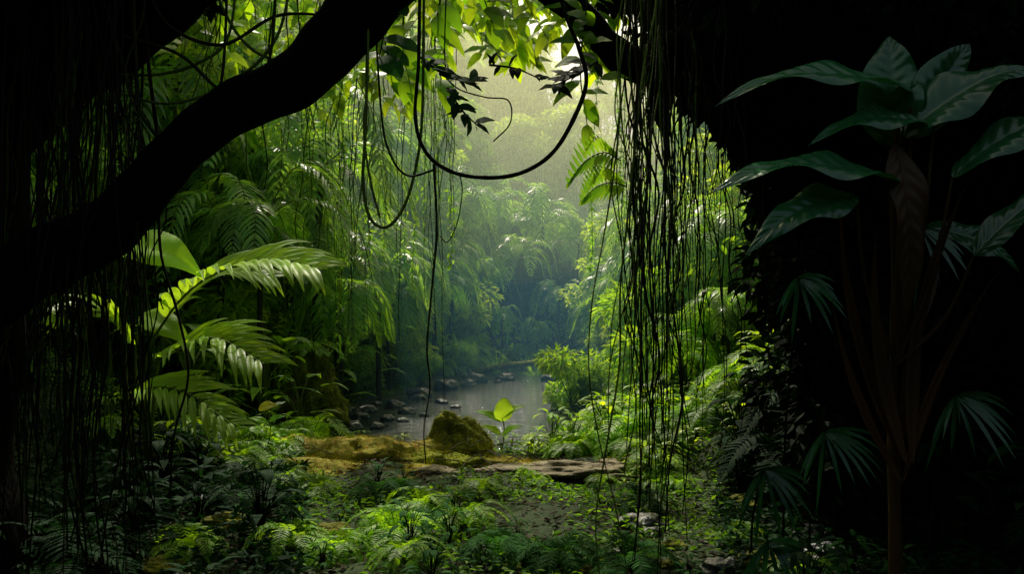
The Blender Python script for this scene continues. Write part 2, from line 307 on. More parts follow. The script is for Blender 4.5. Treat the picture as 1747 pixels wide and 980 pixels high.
for q in range(1800):
    y=U(11,48);side=-1 if U(0,1)<.5 else 1
    x=side*U(.8,9)+np.interp(y,RY,RX);z=float(H(x,y))
    if z<-.02 or cnt>215: continue
    if abs(x)/y>.66 or (y>33 and -1.6<x<2.8): continue
    near=z<.25
    src=random.choice([F1,F2,S1,B1,G1] if near else [S1,S2,F2,F2,S1,F1]);s=U(.5,.9) if near else U(1.0,1.8)
    put(src,x,y,s);cnt+=1
def scatter(n,xr,yr,srcs,sr,clear=None):
    for q in range(n):
        x,y=U(*xr),U(*yr)
        if clear and clear(x,y): continue
        if float(H(x,y))<-.03: continue
        put(random.choice(srcs),x,y,U(*sr))
scatter(105,(.4,3.6),(9.4,14),[B1,B2,F1,F2,B1],(.45,.9),lambda x,y:(y<10 and x<1.5))
scatter(22,(.1,1.4),(9.5,10.8),[B1,B2,F1],(.28,.42))
scatter(16,(1.3,3.0),(8.3,9.5),[B1,F1,B2],(.35,.55))
scatter(9,(-.1,1.8),(8.0,8.35),[B1,F1],(.15,.25))
scatter(45,(-4.4,-2.5),(8.4,12),[B1,F1,B2,B1,F1],(.35,.7))
scatter(8,(-3.2,-2.3),(8.2,9.2),[B1,F1],(.25,.4))
scatter(18,(-2.4,.0),(10,10.8),[B1,B2],(.2,.34))
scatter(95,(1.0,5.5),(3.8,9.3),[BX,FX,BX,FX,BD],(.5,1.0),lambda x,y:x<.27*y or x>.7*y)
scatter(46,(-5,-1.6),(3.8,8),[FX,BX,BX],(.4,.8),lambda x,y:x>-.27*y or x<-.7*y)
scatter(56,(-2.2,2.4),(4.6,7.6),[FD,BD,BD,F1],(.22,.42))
for x,y,s in [(2.1,20,1.3),(2.8,19,1.5),(3.2,21.5,1.5),(1.7,16.2,.9),(3.0,17.5,1.3),(2.8,24,1.3),(1.7,14.3,.7),(2.8,26.5,1.2),(1.9,29,1.1),(.8,29.4,1),(-.6,29,.9),(2.6,23,1.2),(-1.6,28,.9),(1.7,12.8,.55),(2.2,15,1.0)]:
    put(G1,x,y,s,label='large tuft of long arching strap leaves by the water')
scatter(36,(-2.2,3.8),(28.5,33),[F2,F1,S1,G1],(.6,1.1))
mb=MB();n=90000;x=U(-7,7,n);y=U(3.4,22,n);z=H(x,y);k=(z>-.09)&(~((x>-3.1)&(x<1.2)&(y<9.8)&(y>8.0)))&((y>9.0)|((np.sin(x*2.3+y*1.7)+np.sin(x*3.1-y*2.2)>-.7)&(abs(x)<.27*y)))
P=np.stack([x,y,z+U(0,.10,n)],1)[k];n=len(P)
leaves(mb,P,rng.normal(size=(n,3))*[1,1,.3]+[0,0,.3],rng.normal(size=(n,3))*.4+[0,0,1],U(.035,.08,n),U(.02,.05,n))
mk('ground_cover',mb.mesh('ground_cover',[M_cover],False),'carpet of small leafy seedlings over the soil','ground cover',kind='stuff')
mb=MB();n=30000;x=U(-6,6,n);y=U(3.2,9.6,n);z=H(x,y);k=abs(x)>.25*y;P=np.stack([x,y,z+U(0,.14,n)],1)[k];n=len(P)  # second ground cover, darkened in colour where shade falls
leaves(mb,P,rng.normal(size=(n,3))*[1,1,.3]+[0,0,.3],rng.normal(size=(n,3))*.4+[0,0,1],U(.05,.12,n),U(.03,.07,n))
mk('ground_cover',mb.mesh('shade_tinted_cover',[M_deep],False),'carpet of small leaves darkened to stand for shade','ground cover',kind='stuff')
mb=MB();n=90000;x=U(-30,30,n);y=U(14,105,n);z=H(x,y);k=(z>.1)&~((x>-1.6)&(x<2.8)&(y>34)&(y<46));P=np.stack([x,y,z+U(0,1.0,n)],1)[k];n=len(P)
leaves(mb,P,rng.normal(size=(n,3))+[0,-.3,-.2],rng.normal(size=(n,3))*.5+[0,-.4,1],U(.2,.45,n),U(.12,.24,n))
mk('undergrowth',mb.mesh('undergrowth',[M_far],False),'tangled green undergrowth covering the slopes','undergrowth',kind='stuff')
mb=MB();n=6000;x=U(-4,4,n);y=U(4.5,10,n);P=np.stack([x,y,H(x,y)+.012+U(0,.02,n)],1)
leaves(mb,P,rng.normal(size=(n,3))*[1,1,.08],rng.normal(size=(n,3))*.25+[0,0,1],U(.04,.10,n),U(.02,.05,n))
mk('leaf_litter',mb.mesh('leaf_litter',[M_litter],False),'brown fallen leaves scattered over the soil','leaf litter',kind='stuff')
# ------------------------------------------------------------------ rocks, moss, slabs
def rock(name,loc,dim,mat,label,cat,seed,amp=.22,fuzz=None,freq=1.6,group=None,fm=None,sub=5,taper=0,lean=0,ft=(.02,.05)):
    import bmesh
    from mathutils import noise
    bm=bmesh.new();bmesh.ops.create_icosphere(bm,subdivisions=sub,radius=1)
    o=Vector((seed*3.1,seed*1.7,seed*.9))
    for v in bm.verts:
        c=v.co.copy();f=1+amp*(noise.noise(c*freq+o)*1.4+.5*noise.noise(c*freq*2.7+o)+.25*noise.noise(c*freq*6+o)+.12*noise.noise(c*freq*14+o))
        k=1-taper*max(-.3,c.z);v.co=Vector((c.x*dim[0]*k+lean*max(0,c.z)*dim[0],c.y*dim[1]*k,c.z*dim[2]))*f
    bm.normal_update()
    me=bpy.data.meshes.new(name);bm.to_mesh(me);V=[v.co.copy() for v in bm.verts];NN=[v.normal.copy() for v in bm.verts];bm.free()
    for p in me.polygons:p.use_smooth=True
    me.materials.append(mat)
    ob=mk(name,me,label,cat,loc=loc,group=group)
    if fuzz:
        mb=MB();idx=rng.integers(0,len(V),fuzz);P=np.array([V[i] for i in idx])+rng.normal(size=(fuzz,3))*.012;Nn=np.array([NN[i] for i in idx])
        k=Nn[:,2]>-.3;P=P[k];Nn=Nn[k];n=len(P)
        blades(mb,P,Nn+rng.normal(size=(n,3))*.6,rng.normal(size=(n,3)),U(*ft,n),.008,.4,2)
        mk('moss',mb.mesh('moss_tufts',[fm or M_mossl],False),parent=ob,kind='stuff')
    return ob
rock('mossy_boulder',(-.64,9.7,.12),(.42,.34,.46),M_mossd,'rounded boulder covered in dark green moss','boulder',3,.26,8000,1.4,fm=M_mossk,taper=.42,lean=-.08,ft=(.01,.028))
rock('moss_mound',(-1.5,9.35,-.06),(1.0,.55,.38),M_mossb,'low mound of rusty brown moss','moss mound',5,.28,18000,1.9,fm=M_mossr,ft=(.02,.04))
rock('moss_mound',(-2.3,9.2,-.06),(.8,.5,.38),M_mossb,'green mossy mound on the forest floor','moss mound',6,.28,14000,1.9,fm=M_mossl)
rock('moss_mound',(-2.9,9.6,-.06),(.6,.5,.40),M_moss,'green and brown mossy mound under ferns','moss mound',26,.3,9000,1.9)
rock('moss_mound',(-.95,9.15,-.04),(.6,.4,.25),M_moss,'small yellow-green moss mound beside a stone','moss mound',8,.3,11000,1.9)
rock('moss_mound',(-.1,9.3,-.05),(.7,.35,.17),M_mossb,'flat patch of rusty moss by the stone slab','moss mound',18,.3,9000,1.9,fm=M_mossr)
rock('moss_mound',(-1.7,8.5,-.08),(1.35,.6,.26),M_mossb,'low spread of rusty and green moss','moss mound',19,.3,22000,2.2,fm=M_mossr)
rock('moss_mound',(-.6,8.1,-.07),(.8,.4,.16),M_moss,'low cushion of green moss','moss mound',29,.3,9000,2,fm=M_mossl)
rock('flat_stone',(-.8,8.45,.08),(.28,.2,.09),M_slab,'pale grey flat stone lying in moss','stone',9,.25)
rock('flat_stone',(-2.1,7.8,.02),(.3,.2,.09),M_slab,'grey flat stone half sunk in moss','stone',10,.2)
rock('stone_slab',(.55,8.75,.05),(.85,.3,.11),M_slab,'pale weathered flat slab of rock','rock',11,.42,freq=2.0)
rock('stone_slab',(1.4,9.0,.02),(.4,.3,.14),M_slab,'mossy rock slab beside a pale slab','rock',12,.4,2500,2.2,fm=M_mossk)
for q in range(34):
    x,y=U(-2.6,.2),U(8.2,9.4);a=U(0,3.1);l=U(.15,.6)
    mb=MB();tube(mb,[(0,0,0),(math.cos(a)*l*.5,math.sin(a)*l*.5,U(0,.06)),(math.cos(a)*l,math.sin(a)*l,U(-.04,.03))],[.007,.003],5);mk('fallen_twig',mb.mesh('fallen_twig',[M_trunk]),'thin dry twig fallen on the moss','twig',loc=(x,y,U(.12,.30)),group='twigs on the moss')
k=13
ST=[(-2.9,15.5,.20),(-2.3,15.2,.14),(-2.1,16.4,.17),(-1.7,15.9,.09),(-3.0,16.8,.22),(-2.5,17.6,.2),(-2.3,14.0,.12),(-2.3,20.5,.3),(-1.8,22.6,.35),(-1.2,25.5,.4),(2.2,23,.25),(-2.0,15.0,.10),(1.2,26.3,.3),(2.1,26.5,.4),(-.2,26.8,.32),(-1.2,17.5,.12),(-1.6,18.6,.15)]
for q in range(8):
    yy=U(13,27);cx=np.interp(yy,RY,RX)-np.interp(yy,[12,14,17,24,28],[1.8,2.2,2.2,1.9,1.3])+U(0,.7);ST.append((float(cx),yy,U(.06,.2)*(1+.03*(yy-13))))
for x,y,s in ST:
    rock('river_stone',(x,y,-.12+s*.15),(s,s*U(.7,1),s*U(.5,.75)),M_rock,'dark wet stone in the shallow river','stone',k,.2,group='stones in the river',sub=4);k+=1
for q in range(26):
    x,y=U(-2.6,2.6),U(5,7.6);s=U(.05,.2);rock('forest_stone',(x,y,float(H(x,y))+s*.1),(s,s*.8,s*.5),random.choice([M_rock,M_mossd]),'small stone on the leafy forest floor','stone',k,.25,group='stones on the forest floor',sub=4);k+=1
rock('mossy_stump',(-3.3,13.6,.45),(.45,.4,.75),M_mossd,'mossy mound draped in hanging moss strands','stump',50,.35,14000,2,taper=.3)
rock('mossy_stump',(-2.95,13.1,.2),(.28,.28,.42),M_mossd,'shorter mossy stump beside a taller one','stump',51,.35,7000,2,taper=.3)
inst(F2,(-3.3,13.5,1.15),.4,(.55,.55,.5))
rock('hollow_shade_mass',(.8,36.0,1.7),(2.6,1.2,2.9),M_hollow,'dark mass added to stand for a shadowed hollow','shade_mass',70,.45,freq=2.4)  # dark mass added where the far hollow lies in shade
mb=MB();tube(mb,[(-1.6,28,.0),(-.3,27.5,.3),(1,28,.45),(2.2,28.5,.7),(3.2,29,.5)],[.13,.11,.09,.07,.04],10,40,bump=.2)
tube(mb,[(.6,27.9,.4),(1.3,27.6,.75),(1.8,27.6,1.15)],[.05,.02],6);mk('fallen_log',mb.mesh('fallen_log',[M_mossd]),'moss covered fallen log across the river bank','log')
# ------------------------------------------------------------------ big dark trees framing the opening
e=mk('strangler_fig_tree',None,'old dark jungle tree with a long arching bough','tree')
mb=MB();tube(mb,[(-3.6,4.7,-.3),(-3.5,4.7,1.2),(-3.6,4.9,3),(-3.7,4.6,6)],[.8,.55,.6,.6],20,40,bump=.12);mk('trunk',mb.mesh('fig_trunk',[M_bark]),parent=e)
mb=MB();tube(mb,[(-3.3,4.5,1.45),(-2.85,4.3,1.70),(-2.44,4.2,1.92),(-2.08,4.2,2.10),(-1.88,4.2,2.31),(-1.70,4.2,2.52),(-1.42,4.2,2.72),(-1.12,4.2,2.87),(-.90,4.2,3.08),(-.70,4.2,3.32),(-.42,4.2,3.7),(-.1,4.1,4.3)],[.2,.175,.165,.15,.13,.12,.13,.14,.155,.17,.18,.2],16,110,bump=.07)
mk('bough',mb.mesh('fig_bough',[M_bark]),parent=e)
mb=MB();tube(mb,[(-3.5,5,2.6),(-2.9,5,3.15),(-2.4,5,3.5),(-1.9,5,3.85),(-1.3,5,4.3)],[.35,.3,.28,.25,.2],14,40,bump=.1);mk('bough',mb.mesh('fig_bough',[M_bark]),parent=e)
mb=MB()
for q in range(70):
    x=U(-5,-1.5);y=U(3.6,6);z=max(3.1+(x+3.2)*.35,2.9)+U(.2,1.5)+ (y-4)*.3
    clump(mb,(x,y,z),U(.3,.45),280,.14,.09,.5)
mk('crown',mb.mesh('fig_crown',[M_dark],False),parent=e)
e=mk('buttressed_tree',None,'huge dark tree trunk with an arching root-hung limb','tree')
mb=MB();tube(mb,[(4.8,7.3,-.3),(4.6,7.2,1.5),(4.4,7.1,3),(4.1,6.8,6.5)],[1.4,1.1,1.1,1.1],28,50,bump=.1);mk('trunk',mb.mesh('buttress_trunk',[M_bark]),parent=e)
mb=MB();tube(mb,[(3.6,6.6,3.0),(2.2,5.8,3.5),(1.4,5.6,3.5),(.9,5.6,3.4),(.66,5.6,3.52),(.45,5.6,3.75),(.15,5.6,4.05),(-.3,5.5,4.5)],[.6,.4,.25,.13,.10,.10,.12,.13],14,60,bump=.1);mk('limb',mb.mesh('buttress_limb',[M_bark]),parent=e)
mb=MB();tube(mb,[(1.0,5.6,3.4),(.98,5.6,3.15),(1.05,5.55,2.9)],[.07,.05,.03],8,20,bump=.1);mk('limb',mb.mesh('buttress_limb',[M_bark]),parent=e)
mb=MB()
for q in range(170):
    x=U(.9,5);y=U(4.9,8.5);z=1.6+y*.40-.25*max(0,x-1.2)+U(0,1.4)+.1
    clump(mb,(x,y,z),U(.25,.45),240,.15,.1,.5)
for q in range(50):
    x=U(1.0,1.9);clump(mb,(x*1.3,U(6.2,7.2),4.25-.5*(x-1)*2+U(-.5,.4)),U(.2,.35),200,.13,.09,.5)
for q in range(90):
    y=U(6.4,8.4);clump(mb,(U(2.35,4.2)*y/7,y,U(.3,3.2)),U(.3,.5),170,.16,.10,.5)
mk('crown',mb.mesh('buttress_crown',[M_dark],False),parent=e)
def shell(name,xs_,ys_,f,mat,label,lv,ls=.25):
    mb=MB();nu,nv=len(xs_),len(ys_);V=np.array([[f(u,v) for u in xs_] for v in ys_]).reshape(-1,3)
    V+=rng.normal(size=V.shape)*.12
    i=np.arange(nv-1)[:,None]*nu;j=np.arange(nu-1)[None];mb.add(V,np.stack([i+j,i+j+1,i+j+nu+1,i+j+nu],-1).reshape(-1,4))
    P=V[rng.integers(0,len(V),lv)]+rng.normal(size=(lv,3))*.3
    leaves(mb,P,rng.normal(size=(lv,3))+[0,0,-.6],rng.normal(size=(lv,3))+[0,0,.5],U(.12,ls,lv),U(.08,ls*.6,lv))
    mk(name,mb.mesh(name,[mat],False),label,name.replace('_',' '),kind='stuff')
shell('light_blocking_canopy',np.linspace(-8,8,40),np.linspace(-9,-.2,22),lambda x,y:(x,y,4.6+.35*math.sin(x*1.7)*math.sin(y*1.3)+(-.02*x*x)),M_dark,'unseen leaf roof added overhead to block skylight',7000)  # added roof out of view, keeps skylight off the foreground
shell('light_blocking_thicket',np.linspace(math.radians(170),math.radians(370),50),np.linspace(-.3,5,16),lambda a,z:(7*math.cos(a),1.5+8*math.sin(a),z),M_dark,'unseen thicket added behind the camera to block light',7000)  # added hull around and behind the camera, blocks ambient light
shell('light_blocking_thicket',np.linspace(3.0,9,20),np.linspace(-.3,7,18),lambda x,z:(x,8.8+.3*math.sin(x*3+z*2),z),M_dark,'dark leaf wall added behind the big tree to block sun',12000,.2)  # added opaque wall, keeps sun off the right side
shell('light_blocking_canopy',np.linspace(1.3,9,24),np.linspace(4.4,9,16),lambda x,y:(x,y,4.5+(y-3)*.22+.2*math.sin(x*2+y)),M_dark,'dark leaf canopy added above the big trunk to block sun',8000)  # added above the frame to keep sun off the broadleaf plant
shell('light_blocking_canopy',np.linspace(-9,-2.0,24),np.linspace(3.6,6,10),lambda x,y:(x,y,4.4+(y-3)*.22+.2*math.sin(x*2+y)),M_dark,'dark leaf canopy added above the arching bough to block sun',6000)  # added above the frame as a sun blocker for the left side
# ------------------------------------------------------------------ hanging vines
def vine_proto(seed,mat,leafy=False,wob_=.05,lm=None):
    global rng
    rng=np.random.default_rng(seed);mb=MB();p=[(0,0,0)];x=y=0
    for q in range(9): x+=U(-wob_,wob_);y+=U(-wob_,wob_);p.append((x,y,-(q+1)*.36))
    r0=U(.003,.007);C=tube(mb,p,[r0,r0*.8,.003],5,46,bump=.15)
    if U(0,1)<.5:
        p2=[(a+U(-.05,.05),b+U(-.05,.05),c) for a,b,c in p[:int(U(6,10))]];tube(mb,p2,[.0035,.0025],4,40)
    if leafy:
        n=int(leafy);ii=rng.integers(2,46,n);leaves(mb,C[ii]+rng.normal(size=(n,3))*.015,rng.normal(size=(n,3))*.5+[0,0,-1],rng.normal(size=(n,3)),U(.05,.10,n),U(.02,.04,n),1)
    return mk('hanging_vine',mb.mesh('hanging_vine',[mat,lm or M_far2],False),'thin leafy creeper strand hanging from the canopy' if leafy else 'thin woody vine hanging from the canopy','vine',group='vines hanging from the canopy')
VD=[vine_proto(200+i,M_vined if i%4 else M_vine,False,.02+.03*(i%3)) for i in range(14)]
VR=[vine_proto(230+i,M_vine if i%3==0 else M_vineg,wob_=.02+.03*(i%3)) for i in range(14)]
VL=[vine_proto(260+i,M_vineg,150,.03) for i in range(8)]
rng=np.random.default_rng(321)
def vines(n,a0,a1,y0,y1,top,ln,src,w=(.8,1.5)):
    for q in range(n):
        y=U(y0,y1);x=U(a0,a1)*y/4.5;s=U(*w);inst(random.choice(src),(x,y,top+.4*(y-4.2)+U(-.1,.25)),U(0,6.28),(s,s,U(*ln)/3.24),rx=U(-.025,.025),ry=U(-.025,.025))
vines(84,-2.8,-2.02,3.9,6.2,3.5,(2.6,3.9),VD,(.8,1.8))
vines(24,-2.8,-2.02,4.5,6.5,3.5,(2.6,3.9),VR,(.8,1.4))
vines(28,.60,.95,4.6,6.8,3.5,(2.4,3.9),VR,(.8,1.5))
vines(28,.64,.92,4.6,6.8,3.5,(2.6,3.9),VD,(.8,1.6))
vines(26,.92,1.38,4.6,6.8,3.5,(1.2,3.6),VD,(.7,1.4))
vines(22,-2.0,-.9,5.5,9,3.6,(.6,2.2),VR)
vines(14,-1.25,-.3,13.5,19,3.0,(3,6.0),VL,(1.2,2.0))
vines(32,-1.2,-.3,12,18,2.6,(3,6.0),VR,(1.2,2.4))
vines(5,.3,.9,14,18,2.0,(3,5),VL,(1.2,2.0))
def liana(pts,r,label,mat=None):
    mb=MB();tube(mb,pts,r,7,len(pts)*12,bump=.1);mk('liana',mb.mesh('liana',[mat or M_vine]),label,'vine')
y=4.2
liana([(-.47,y,3.5),(-.477,y,2.98),(-.495,y,2.68),(-.44,y,2.5),(-.31,y,2.4),(-.13,y,2.37),(.05,y,2.395),(.2,y,2.49),(.31,y,2.66),(.38,y,2.86),(.34,y,3.04),(.26,y,3.25),(.2,y,3.6)],[.009,.010,.011,.012,.009],'thick liana sagging in a wide U loop',M_vined)
liana([(-.75,4.3,3.6),(-.765,4.3,2.7),(-.78,4.3,2.38),(-.745,4.3,2.18),(-.655,4.3,2.13),(-.565,4.3,2.24),(-.505,4.3,2.44),(-.47,4.3,2.74),(-.46,4.3,3.5)],[.008,.009,.007],'slim liana hanging in a narrow loop',M_vineg)
liana([(-.72,4.1,3.6),(-.72,4.1,2.9),(-.74,4.1,2.6),(-.71,4.1,2.35),(-.66,4.1,2.15)],.006,'slim green liana hanging straight down',M_vineg)
liana([(-.73,4.25,3.6),(-.68,4.25,2.75),(-.63,4.25,2.5),(-.54,4.25,2.39),(-.4,4.25,2.42)],.006,'thin liana curving into a loop')
liana([(-.40,y,2.44),(-.385,y,2.1),(-.41,y,1.8),(-.435,y,1.5),(-.42,y,1.3),(-.45,y,1.08),(-.44,y,.9)],[.007,.005,.003],'thin dangling liana tip')
liana([(-.27,y,2.4),(-.255,y,2.3),(-.28,y,2.14),(-.33,y,2.04),(-.37,y,2.07)],.003,'short curled vine tendril')
liana([(-.34,4.4,3.7),(-.36,4.4,3.05),(-.31,4.4,2.9),(-.15,4.4,2.84),(-.02,4.4,2.82),(-.01,4.4,2.7),(-.1,4.4,2.6)],.004,'thin curling vine among leaves')
for p in [[(-2.0,2.9),(-1.8,2.9),(-1.6,2.96),(-1.45,3.1),(-1.4,3.5)],[(-1.6,3.5),(-1.4,3.1),(-1.2,2.97),(-1.0,3.0)],[(-1.1,3.6),(-1.2,3.1),(-1.45,2.85),(-1.75,2.75),(-2.0,2.8)],[(-2.0,3.1),(-1.7,3.0),(-1.45,2.8),(-1.25,2.95),(-1.2,3.5)],[(-2.1,3.3),(-1.9,2.7),(-1.7,2.55),(-1.5,2.8),(-1.45,3.5)],[(-1.9,3.6),(-1.8,3.2),(-1.5,3.05),(-1.2,3.2),(-.9,3.2)]]:
    yy=U(4.4,4.9);liana([(a*yy/4.2,yy,1.6+(b-1.6)*yy/4.2) for a,b in p],[.008,.010,.007],'looping liana strung below the bough',random.choice([M_vine,M_vineg]))
def sprig(pts,n,L,W,mat,label,hz=False,shape=0):
    mb=MB();C=tube(mb,pts,[.007,.003],5,20,m=1)
    for q in range(n):
        i=int(19*(q+.6)/n);t=C[min(19,i+1)]-C[max(0,i-1)];t/=np.linalg.norm(t)
        s=np.array([U(-1,1),U(-.6,.6),U(-.5,.6) if hz else U(-.9,.5)]);D=t*.5+s;D/=np.linalg.norm(D)
        l=L*U(.7,1.15);b=C[min(19,i)];broad(mb,b,b+D*l,W*U(.8,1.2),up=(U(-.3,.3),-.8,.8),arch=.1,nl=8,nw=4,shape=shape)
    mk('leafy_sprig',mb.mesh('leafy_sprig',[mat,M_vine],True),label,'branch')
dk='dark leafy twig hanging beside lianas'  # silhouette darkness is put into the leaf colours of these twigs
sprig([(-.48,4.3,3.02),(-.34,4.3,2.92),(-.18,4.3,2.88)],16,.12,.06,M_deep,dk,True,0)
sprig([(-.34,4.3,2.86),(-.26,4.3,2.74),(-.18,4.3,2.66)],14,.11,.055,M_deep,dk,True,0)
sprig([(-.12,4.3,2.98),(.02,4.3,2.96),(.16,4.3,2.90)],12,.08,.04,M_dark,'leafy twig coloured dark as a silhouette',True,0)
sprig([(.45,4.3,3.0),(.34,4.3,2.93),(.2,4.3,2.86)],16,.13,.06,M_dark,'leafy twig coloured dark as a silhouette',True,0)
sprig([(-.6,4.3,3.5),(-.66,4.3,3.2),(-.70,4.3,3.0)],8,.2,.12,M_shade,'broad green leaves hanging on a twig',False,2)
for p in [[(-.55,4.5,3.7),(-.6,4.5,3.2),(-.55,4.5,2.9)],[(-.35,4.8,3.9),(-.45,4.8,3.3),(-.4,4.8,3.0)],[(.5,5.4,3.8),(.45,5.4,3.3),(.5,5.4,2.9)],[(.3,5.4,3.9),(.4,5.4,3.6),(.6,5.4,3.2)],[(-.3,5.0,4.0),(-.2,5,3.7),(-.1,5,3.4)],[(-.9,5.2,3.9),(-.8,5.2,3.4),(-.75,5.2,3.1)]]:
    sprig(p,14,.22,.11,M_near,'green leafy branch hanging in the light')
for q in range(36):
    x=U(-1.5,1.4);yy=U(6.5,10);z=1.6+yy*U(.33,.45);sprig([(x,yy,z+.6),(x+U(-.2,.2),yy,z+.2),(x+U(-.3,.3),yy,z-.25)],16,.27,.11,random.choice([M_yel,M_near,M_yel]),'sunlit yellow-green leafy branch overhead')
for q in range(12):
    x=U(-.6,1.5);yy=U(9,13);z=1.6+yy*U(.32,.42);sprig([(x-.4,yy,z+.6),(x,yy,z+.25),(x+U(-.2,.5),yy,z-.1)],18,.32,.15,M_yel,'pale backlit leafy branch in the opening')
for q in range(26):
    yy=U(10.5,14);x=yy*U(-.45,-.12);z=1.6+yy*U(.27,.42);sprig([(x,yy,z+.7),(x+U(-.3,.3),yy,z+.2),(x+U(-.4,.4),yy,z-.35)],18,.34,.16,random.choice([M_yel,M_near]),'green leafy branch hanging over the water')
for p in [[(.66,5,2.62),(.56,4.95,2.66),(.44,4.9,2.60),(.34,4.85,2.46)],[(.70,5,2.46),(.60,4.95,2.48),(.50,4.9,2.44),(.42,4.85,2.36)]]:
    mb=MB();
    C=spline(p,15);tube(mb,p,[.005,.002],4,10,m=1)
    for i in range(1,15):
        for s in (-1,1):
            l=.15*math.sin(math.pi*(.2+.75*i/15))
            broad(mb,C[i],C[i]+np.array([-.5,-.2,-.85 if s<0 else .75])*l,.026,(0,-1,.2),.05,nl=7,nw=4)
    mk('compound_leaf',mb.mesh('compound_leaf',[M_far2,M_vineg],True),'yellow-green feathered leaf catching light','leaf')
# ------------------------------------------------------------------ split-leaf plant
e=mk('split_leaf_plant',None,'bright plant with large split arching leaves','plant')
def gfrond(p,ll,n,w,mat,t0=.4,side=.9):
    mb=MB();C=spline(p,80);tube(mb,p,[.016,.006],5,30,m=1)
    Tn=norm(np.gradient(C,axis=0))
    for q in range(n):
        t=t0+(1-t0)*(q+.3)/n;i=min(79,int(t*79));u=(q+.5)/n
        l=ll*math.sin(math.pi*(.26+.60*u))**.7
        S=np.cross(Tn[i],[0,0,1]);S/=np.linalg.norm(S)
        for s in (-1,1):
            D=Tn[i]*1.15+S*s*side+np.array([0,0,-.50 if s>0 else .35])+rng.normal(size=3)*.08;D/=np.linalg.norm(D)
            broad(mb,C[i],C[i]+D*l*U(.86,1.1)*(1 if s>0 else .9),w*U(.9,1.1),up=(0.1*s,-.95,.7),arch=.08,fold=.25,nl=14,nw=6,shape=3,wave=.02,tipdrop=.4,rib=.0006,nrib=4)
    mk('leaf',mb.mesh('split_leaf',[mat,M_vineg],True),parent=e)
gz=float(H(-3.2,7.2));b0=(-3.2,7.2,gz)
gfrond([b0,(-3.14,7,1.2),(-2.95,7,1.68),(-2.55,6.8,2.0),(-2.0,6.6,2.15),(-1.48,6.4,2.05)],.66,16,.085,M_frond,.40,.95)
gfrond([b0,(-3.1,7.2,1.3),(-2.9,7.3,1.85),(-2.55,7.3,2.1),(-2.1,7.3,2.05)],.50,13,.07,M_frond,.42,.95)
gfrond([b0,(-3.05,6.9,1.15),(-2.75,6.7,1.42),(-2.35,6.5,1.52),(-1.90,6.3,1.32)],.56,14,.072,M_frond,.38,.95)
gfrond([b0,(-3.1,6.6,.9),(-2.85,6.4,1.12),(-2.45,6.2,1.1),(-2.05,6.1,.85)],.46,13,.06,M_frond,.38)
gfrond([b0,(-3.2,7.1,1.2),(-3.4,7,1.7),(-3.8,6.8,1.7)],.45,12,.07,M_frond,.45)
mb=MB();tube(mb,[(-3.2,7.0,gz),(-3.25,6.9,1.2),(-3.2,6.8,2.2)],[.02,.012],5);broad(mb,(-3.2,6.8,2.30),(-2.45,6.55,2.04),.40,(.2,-.8,.6),.1,m=1,nl=60,rib=.003,shape=3,tipdrop=.3);mk('leaf',mb.mesh('wide_leaf',[M_vineg,M_frond]),parent=e,label='wide yellow-green undivided leaf')
mb=MB();tube(mb,[(-3.2,7.4,gz),(-3.35,7.3,1.2),(-3.3,7.3,1.7)],[.02,.012],5);broad(mb,(-3.3,7.3,1.72),(-2.75,7.1,1.45),.28,(.2,-.8,.6),.1,m=1,nl=60,rib=.003,shape=3,tipdrop=.3);mk('leaf',mb.mesh('wide_leaf',[M_vineg,M_frond]),parent=e,label='smaller undivided glossy leaf')
# ------------------------------------------------------------------ big broadleaf plant in shade
e=mk('giant_broadleaf_plant',None,'tall shaded plant with huge glossy leaves and reddish sheaths','plant')
mb=MB();tube(mb,[(2.02,4.3,-.1),(2.0,4.3,.9),(1.98,4.25,1.6),(1.97,4.2,2.7)],[.035,.032,.022,.01],10,30,bump=.15);mk('stem',mb.mesh('stem',[M_dry]),parent=e)
def lf(b,t,w,up,mat=M_glossy,arch=.08,shape=3,label=None,nodep=(1.99,4.25,1.4)):
    mb=MB();broad(mb,b,t,w,up,arch,nl=96,nw=16,shape=shape,wave=.055,rib=.0045,nrib=11,fold=.36,tipdrop=.5)
    mid=np.array(b)*.55+np.array(nodep)*.45+np.array([(b[0]-nodep[0])*.15,0,-.05])
    tube(mb,[nodep,mid,b],[.014,.010,.007],6,16,m=1)
    mk('leaf',mb.mesh('giant_leaf',[mat,M_dry]),parent=e,label=label)
lf((2.05,4.2,2.82),(1.00,4.05,2.80),.28,(0,-.5,.8),arch=.06)
lf((2.16,4.2,2.64),(1.48,4.1,2.58),.24,(.1,-.55,.8),arch=.07)
lf((1.94,4.1,2.33),(.94,3.95,2.34),.32,(0,-.45,.9),arch=.06)
lf((1.72,4.1,2.26),(1.10,3.9,2.00),.24,(.1,-.6,.7))
lf((1.98,4.3,2.55),(2.00,4.35,3.22),.32,(-.45,-1,.1))
lf((2.05,4.3,2.6),(2.40,4.3,3.16),.30,(.3,-1,.3))
lf((2.0,4.2,2.58),(2.66,4.1,2.96),.33,(-.3,-.7,.8))
lf((2.2,4.1,2.35),(2.92,4.0,2.72),.27,(-.4,-.5,.9))
lf((2.25,4.0,1.95),(2.78,3.9,2.38),.18,(-.5,-.6,.8))
lf((2.4,4.6,2.15),(2.85,4.6,1.95),.22,(0,-.8,.6))
lf((1.95,4.18,2.55),(1.97,4.14,1.65),.22,(.3,-1,.2),M_dry,label='drooping dull reddish brown leaf')
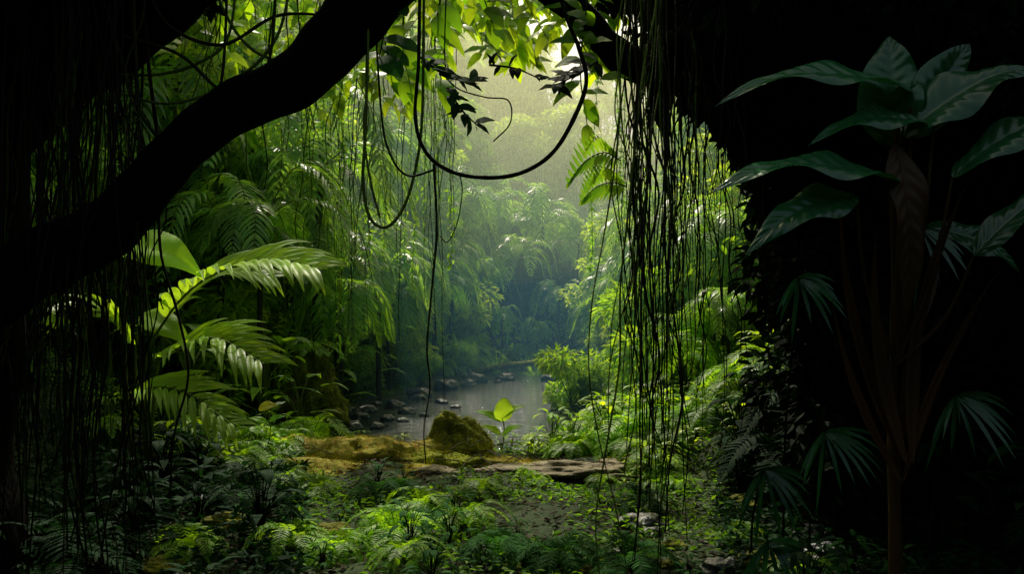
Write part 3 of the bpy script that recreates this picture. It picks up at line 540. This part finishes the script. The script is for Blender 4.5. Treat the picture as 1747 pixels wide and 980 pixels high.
for a,b,w_ in [((1.99,4.2,.95),(1.64,4.1,2.24),.08),((2.0,4.2,1.0),(2.30,4.1,2.38),.08),((2.0,4.15,.9),(1.80,4.05,2.1),.09),((2.03,4.15,.9),(2.17,4.1,2.15),.09),((2.0,4.2,.8),(2.48,4.1,1.95),.06),((2.0,4.2,.8),(1.60,4.1,1.75),.06)]:
    mb=MB();broad(mb,a,b,w_,(.3,-1,.2),-.08,.7,nl=40,nw=8,shape=3,rib=.002,nrib=3);mk('sheath',mb.mesh('sheath',[M_dry]),parent=e)
for x,yv,z,s in [(1.75,5,1.9,.45),(2.5,5,2.2,.5),(2.1,5.5,.9,.6),(1.6,5.2,.7,.5),(2.6,4.8,1.2,.5),(1.5,4.8,.35,.5)]:
    mb=MB();n=15;a=np.linspace(0,2*math.pi,n,endpoint=False);D=np.stack([np.cos(a)+.3,-.6*np.ones(n)+.5*np.sin(a*2),np.sin(a)*.6-.3],1)
    blades(mb,np.zeros((n,3)),D,np.tile([0,-1,.3],(n,1)),s*U(.5,.8,n),.028,.45,5);tube(mb,[(0,0,0),(0,.25,-.5*z),(0,.3,-z)],.008,5,m=1)
    mk('fan_leaf_plant',mb.mesh('fan_leaf',[M_glossy,M_vined],False),'small fan-leaved plant in deep shade','plant',loc=(x,yv,z),group='fan-leaved plants in the shade')
mb=MB();tube(mb,[(0,0,0),(.03,0,.3),(0,0,.48)],.007,5);broad(mb,(0,0,.40),(.03,-.06,.68),.22,(.25,-1,.3),m=1,nl=40,rib=.002,shape=2)
for t_ in [(-.3,-.02,.52),(.27,0,.58),(.24,-.1,.36),(-.24,-.1,.36)]: broad(mb,(0,0,t_[2]-.12),t_,.13,(0,-.6,.8),m=2)
mk('yellow_leaf_seedling',mb.mesh('seedling',[M_vineg,M_ylf,M_near]),'seedling with one round yellow-green leaf','plant',loc=(-.12,9.45,.12))
mb=MB();tube(mb,[(0,0,0),(.03,0,.2),(0,0,.42)],.007,5);broad(mb,(-.1,0,.42),(.12,-.02,.46),.14,(0,-.7,.6),m=1)
for t_ in [(-.2,-.02,.32),(.2,0,.34),(.16,-.1,.2),(-.17,-.1,.2)]: broad(mb,(0,0,t_[2]-.06),t_,.1,(0,-.6,.8),m=2)
mk('yellow_leaf_seedling',mb.mesh('seedling',[M_vineg,M_goldf,M_near]),'seedling with a bright yellow top leaf','plant',loc=(-2.65,8.9,.3))
for s in T+PM+TF+[F1,F2,G1,B1,B2,S1,S2,FD,BD,FX,BX,BG]+VD+VR+VL: proto_free(s)
# ------------------------------------------------------------------ light, world, camera
EL,AZ=52,-14
w=bpy.data.worlds.new('World');scene.world=w;w.use_nodes=True;nt=w.node_tree
bg=nt.nodes['Background'];sk=nt.nodes.new('ShaderNodeTexSky');sk.sky_type='NISHITA';sk.sun_disc=False
sk.sun_elevation=math.radians(EL);sk.sun_rotation=math.radians(AZ);sk.dust_density=6
mu=nt.nodes.new('ShaderNodeMixRGB');mu.blend_type='MULTIPLY';mu.inputs[0].default_value=1;mu.inputs[2].default_value=(1,1,.72,1)
nt.links.new(sk.outputs[0],mu.inputs[1]);nt.links.new(mu.outputs[0],bg.inputs[0]);bg.inputs[1].default_value=.15
sl=bpy.data.lights.new('sun','SUN');sl.energy=5;sl.angle=math.radians(.5);sl.color=(1,.94,.66)
so=bpy.data.objects.new('sun',sl);COL.objects.link(so)
dv=Vector((math.sin(math.radians(AZ))*math.cos(math.radians(EL)),math.cos(math.radians(AZ))*math.cos(math.radians(EL)),math.sin(math.radians(EL))))
so.rotation_euler=dv.to_track_quat('Z','Y').to_euler()
cam=bpy.data.cameras.new('camera');cam.sensor_width=36;cam.lens=36*1400/1747;cam.shift_y=.04;cam.clip_end=500;cam.clip_start=.05
co=bpy.data.objects.new('camera',cam);COL.objects.link(co);co.location=(0,0,1.6);co.rotation_euler=(math.radians(90),0,0);scene.camera=co
scene.view_settings.view_transform='Standard';scene.view_settings.look='None';scene.view_settings.exposure=0
